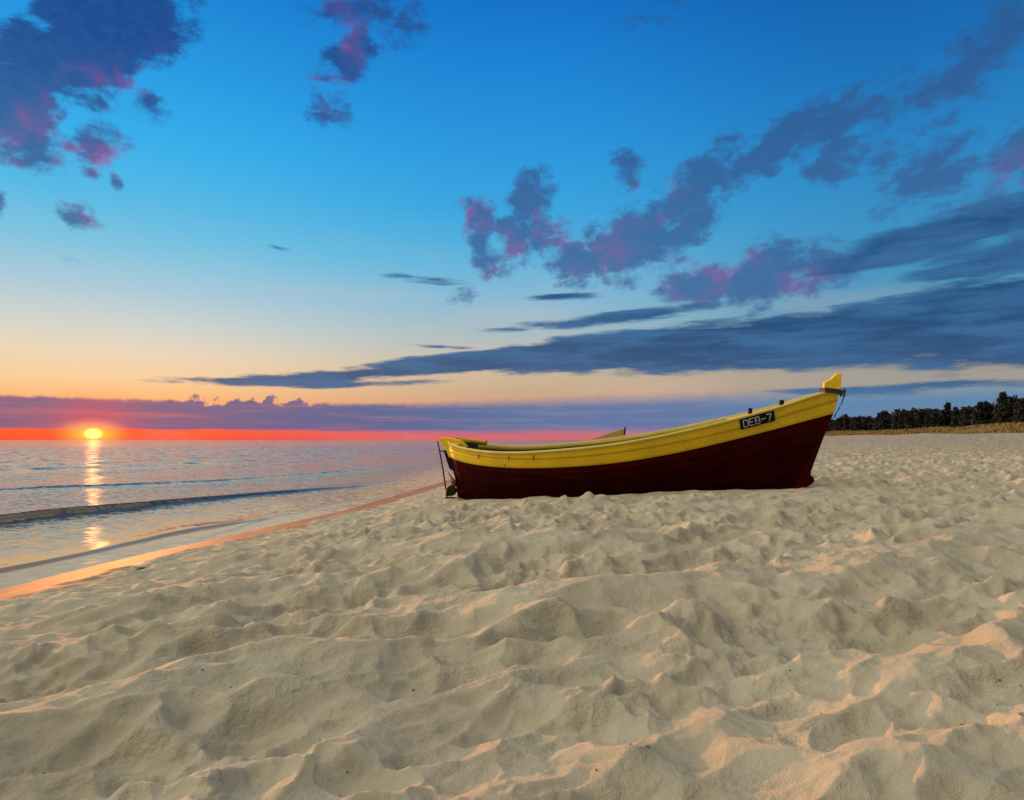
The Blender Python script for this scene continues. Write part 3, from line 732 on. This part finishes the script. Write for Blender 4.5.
p0 = np.stack([xx-np.cos(th)*ww_, yy-np.sin(th)*ww_, zz-.05], -1); p1 = np.stack([xx+np.cos(th)*ww_, yy+np.sin(th)*ww_, zz-.05], -1)
p2 = np.stack([xx+lx, yy, zz+hh_], -1)
v = np.stack([p0, p1, p2], 1).reshape(-1, 3)
tag(link('dune_grass', np_mesh('dune_grass', v, np.arange(3*N).reshape(-1, 3)), M_GRS, None, False), kind='stuff', label='dry ochre marram grass covering the low dune in front of the forest')

M_PIN, t, b = mat('pine_needles')
pos = t.n('ShaderNodeNewGeometry').outputs['Position']
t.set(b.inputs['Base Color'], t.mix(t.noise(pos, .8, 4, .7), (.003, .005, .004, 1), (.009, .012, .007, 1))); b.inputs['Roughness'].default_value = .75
M_TRK, t, b = mat('pine_bark')
pos = t.n('ShaderNodeNewGeometry').outputs['Position']
t.set(b.inputs['Base Color'], t.mix(t.noise(pos, 3, 4, .7), (.05, .03, .02, 1), (.10, .06, .04, 1))); b.inputs['Roughness'].default_value = .9
def crown_mesh(h, wid, seed, n=1500, low=.06):
    R = np.random.RandomState(seed); vs = []
    nl = 16; cl = []
    for k in range(nl):       # limbs' ends
        f = low+(1-low)*(k+.5)/nl; rad_ = wid*(1-.75*f**1.6)*(.5+.6*R.rand()); a = k*2.4+R.rand()
        cl.append((math.cos(a)*rad_*.6, math.sin(a)*rad_*.6, f*h*.95, wid*(.42-.20*f)*(.7+.6*R.rand())))
    cl.append((0, 0, h*.93, wid*.16))
    for i in range(n):
        c = cl[R.randint(len(cl))]; d = R.randn(3); d /= np.linalg.norm(d); q = c[3]*(.55+.5*R.rand())
        p = np.array(c[:3])+d*q*np.array([1, 1, .75]); s = .09+.14*R.rand()
        e1 = R.randn(3)*s; e2 = R.randn(3)*s
        vs += [p-e1, p+e1*.6+e2, p+e1*.6-e2]
    return np.array(vs)
PROT = []
for k, (h, w) in enumerate(((5.0, 1.7), (6.0, 1.6), (4.3, 1.9), (5.4, 1.3))):
    v = crown_mesh(h, w, 40+k); cm = np_mesh('crown', v, np.arange(len(v)).reshape(-1, 3)); cm.materials.append(M_PIN)
    bx = [(.14*(1-.8*i/7)*math.cos(a)+.06*math.sin(i), .14*(1-.8*i/7)*math.sin(a), h*.9*i/7-.3) for i in range(8) for a in np.linspace(0, 2*math.pi, 7)[:-1]]
    tm = np_mesh('trunk', bx, grid_faces(8, 6, True)); tm.materials.append(M_TRK)
    PROT.append((cm, tm, h))
LBL = 'dark green pine of the dense forest edge behind the dune'
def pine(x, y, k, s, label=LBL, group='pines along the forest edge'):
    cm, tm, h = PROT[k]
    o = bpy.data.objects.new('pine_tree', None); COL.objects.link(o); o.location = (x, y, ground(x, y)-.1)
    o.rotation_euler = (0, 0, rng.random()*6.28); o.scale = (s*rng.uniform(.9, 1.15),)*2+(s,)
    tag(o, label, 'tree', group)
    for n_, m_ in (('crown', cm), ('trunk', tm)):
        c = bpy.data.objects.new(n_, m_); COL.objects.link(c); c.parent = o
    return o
yv = 88.0; i = 0
while yv < 330 and i < 130:
    s_ = 86+rng.uniform(-1.5, 3.5); x = float(shore(yv))+s_
    pine(x, yv, rng.randrange(4), rng.uniform(.68, .95)); yv += rng.uniform(1.1, 2.0)*(1+(yv-88)/150); i += 1
def at_px(px, s_):
    lo, hi = 50., 900.
    for _ in range(40):
        m_ = (lo+hi)/2
        if (px-512)/F*m_ - float(shore(m_)) > s_: hi = m_
        else: lo = m_
    return (px-512)/F*lo, lo
for px, s_, k, sc_, lb in ((1003, 90, 1, 1.22, 'tallest dark pine at the right edge of the picture, its tip above the forest edge'),
                           (985, 90, 0, 1.12, 'broad dark pine just left of the tallest one at the right edge'),
                           (948, 90, 3, 1.22, 'slim dark pine with a pointed tip in the middle of the visible forest'),
                           (963, 91, 0, .95, 'rounded dark pine between the slim pointed one and the broad one'),
                           (904, 90, 1, .98, 'pointed dark pine near the lower, left part of the forest edge')):
    x, y = at_px(px, s_); pine(x, y, k, sc_, lb)
# the mass of the wood behind
vs = []; RR = np.random.RandomState(9)
for i in range(900):
    y = 75+RR.rand()**1.5*560; s_ = 90+RR.rand()*26; x = float(shore(y))+s_; z = float(base_h(np.array([x]), np.array([y]))[0][0])
    h = (4.5+1.1*RR.rand())*(1.0+.12*math.sin(y*.11)); n = 130
    c = np.array([x, y, z]); f = RR.rand(n); rad_ = 1.9*(1-.75*f**1.5)*(.3+.75*RR.rand(n)); a = RR.rand(n)*6.28
    p = c+np.stack([np.cos(a)*rad_, np.sin(a)*rad_, f*h], -1)
    e1 = RR.randn(n, 3)*.38; e2 = RR.randn(n, 3)*.38
    vs.append(np.stack([p-e1, p+e1*.6+e2, p+e1*.6-e2], 1).reshape(-1, 3))
v = np.concatenate(vs)
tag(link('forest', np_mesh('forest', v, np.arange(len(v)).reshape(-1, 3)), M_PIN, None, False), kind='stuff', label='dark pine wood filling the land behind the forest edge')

# ------------------------------------------------------------------ small things lying on the sand
M_DEB, t, b = mat('dry_debris'); b.inputs['Base Color'].default_value = (.07, .05, .03, 1); b.inputs['Roughness'].default_value = .9
vs, fs = [], []
for i in range(110):
    r_ = 1.7+rng.random()**1.6*11; a = math.radians(rng.uniform(-48, 46)); x, y = math.sin(a)*r_, math.cos(a)*r_
    if x-float(shore(y)) < 1.2: continue
    z = ground(x, y); L_ = rng.uniform(.004, .016)*min(1.6, .5+r_*.15); w = rng.uniform(.0008, .0022); th_ = rng.uniform(0, 6.28)
    R_ = Matrix.Rotation(th_, 3, 'Z') @ Matrix.Rotation(rng.uniform(-.4, .4), 3, 'Y')
    v, f = boxm([((x, y, z+.002), (L_, w*2, w*1.5), R_)]); n = len(vs); vs += v; fs += [tuple(n+q for q in ff) for ff in f]
tag(link('beach_litter', np_mesh('beach_litter', vs, fs), M_DEB, None, False), kind='stuff', label='tiny dark bits of bark and weed strewn over the sand')
M_PEB, t, b = mat('pale_stone'); pos = t.n('ShaderNodeNewGeometry').outputs['Position']
t.set(b.inputs['Base Color'], t.mix(t.noise(pos, 40, 3), (.55, .45, .36, 1), (.7, .6, .5, 1))); b.inputs['Roughness'].default_value = .6
import bmesh
bm = bmesh.new(); bmesh.ops.create_icosphere(bm, subdivisions=3, radius=1)
for vv in bm.verts:
    c_ = vv.co; vv.co = Vector((c_.x*.085, c_.y*.05, c_.z*.03))*(1+.18*math.sin(c_.x*3+c_.y*4)+.1*math.cos(c_.z*5+c_.x*2))
me_ = bpy.data.meshes.new('stone'); bm.to_mesh(me_); bm.free()
o = link('stone', me_, M_PEB); o.location = (-3.96, 6.85, ground(-3.96, 6.85)+.012)
tag(o, 'small pale stone lying on the wet sand at the edge of the dry beach', 'stone')
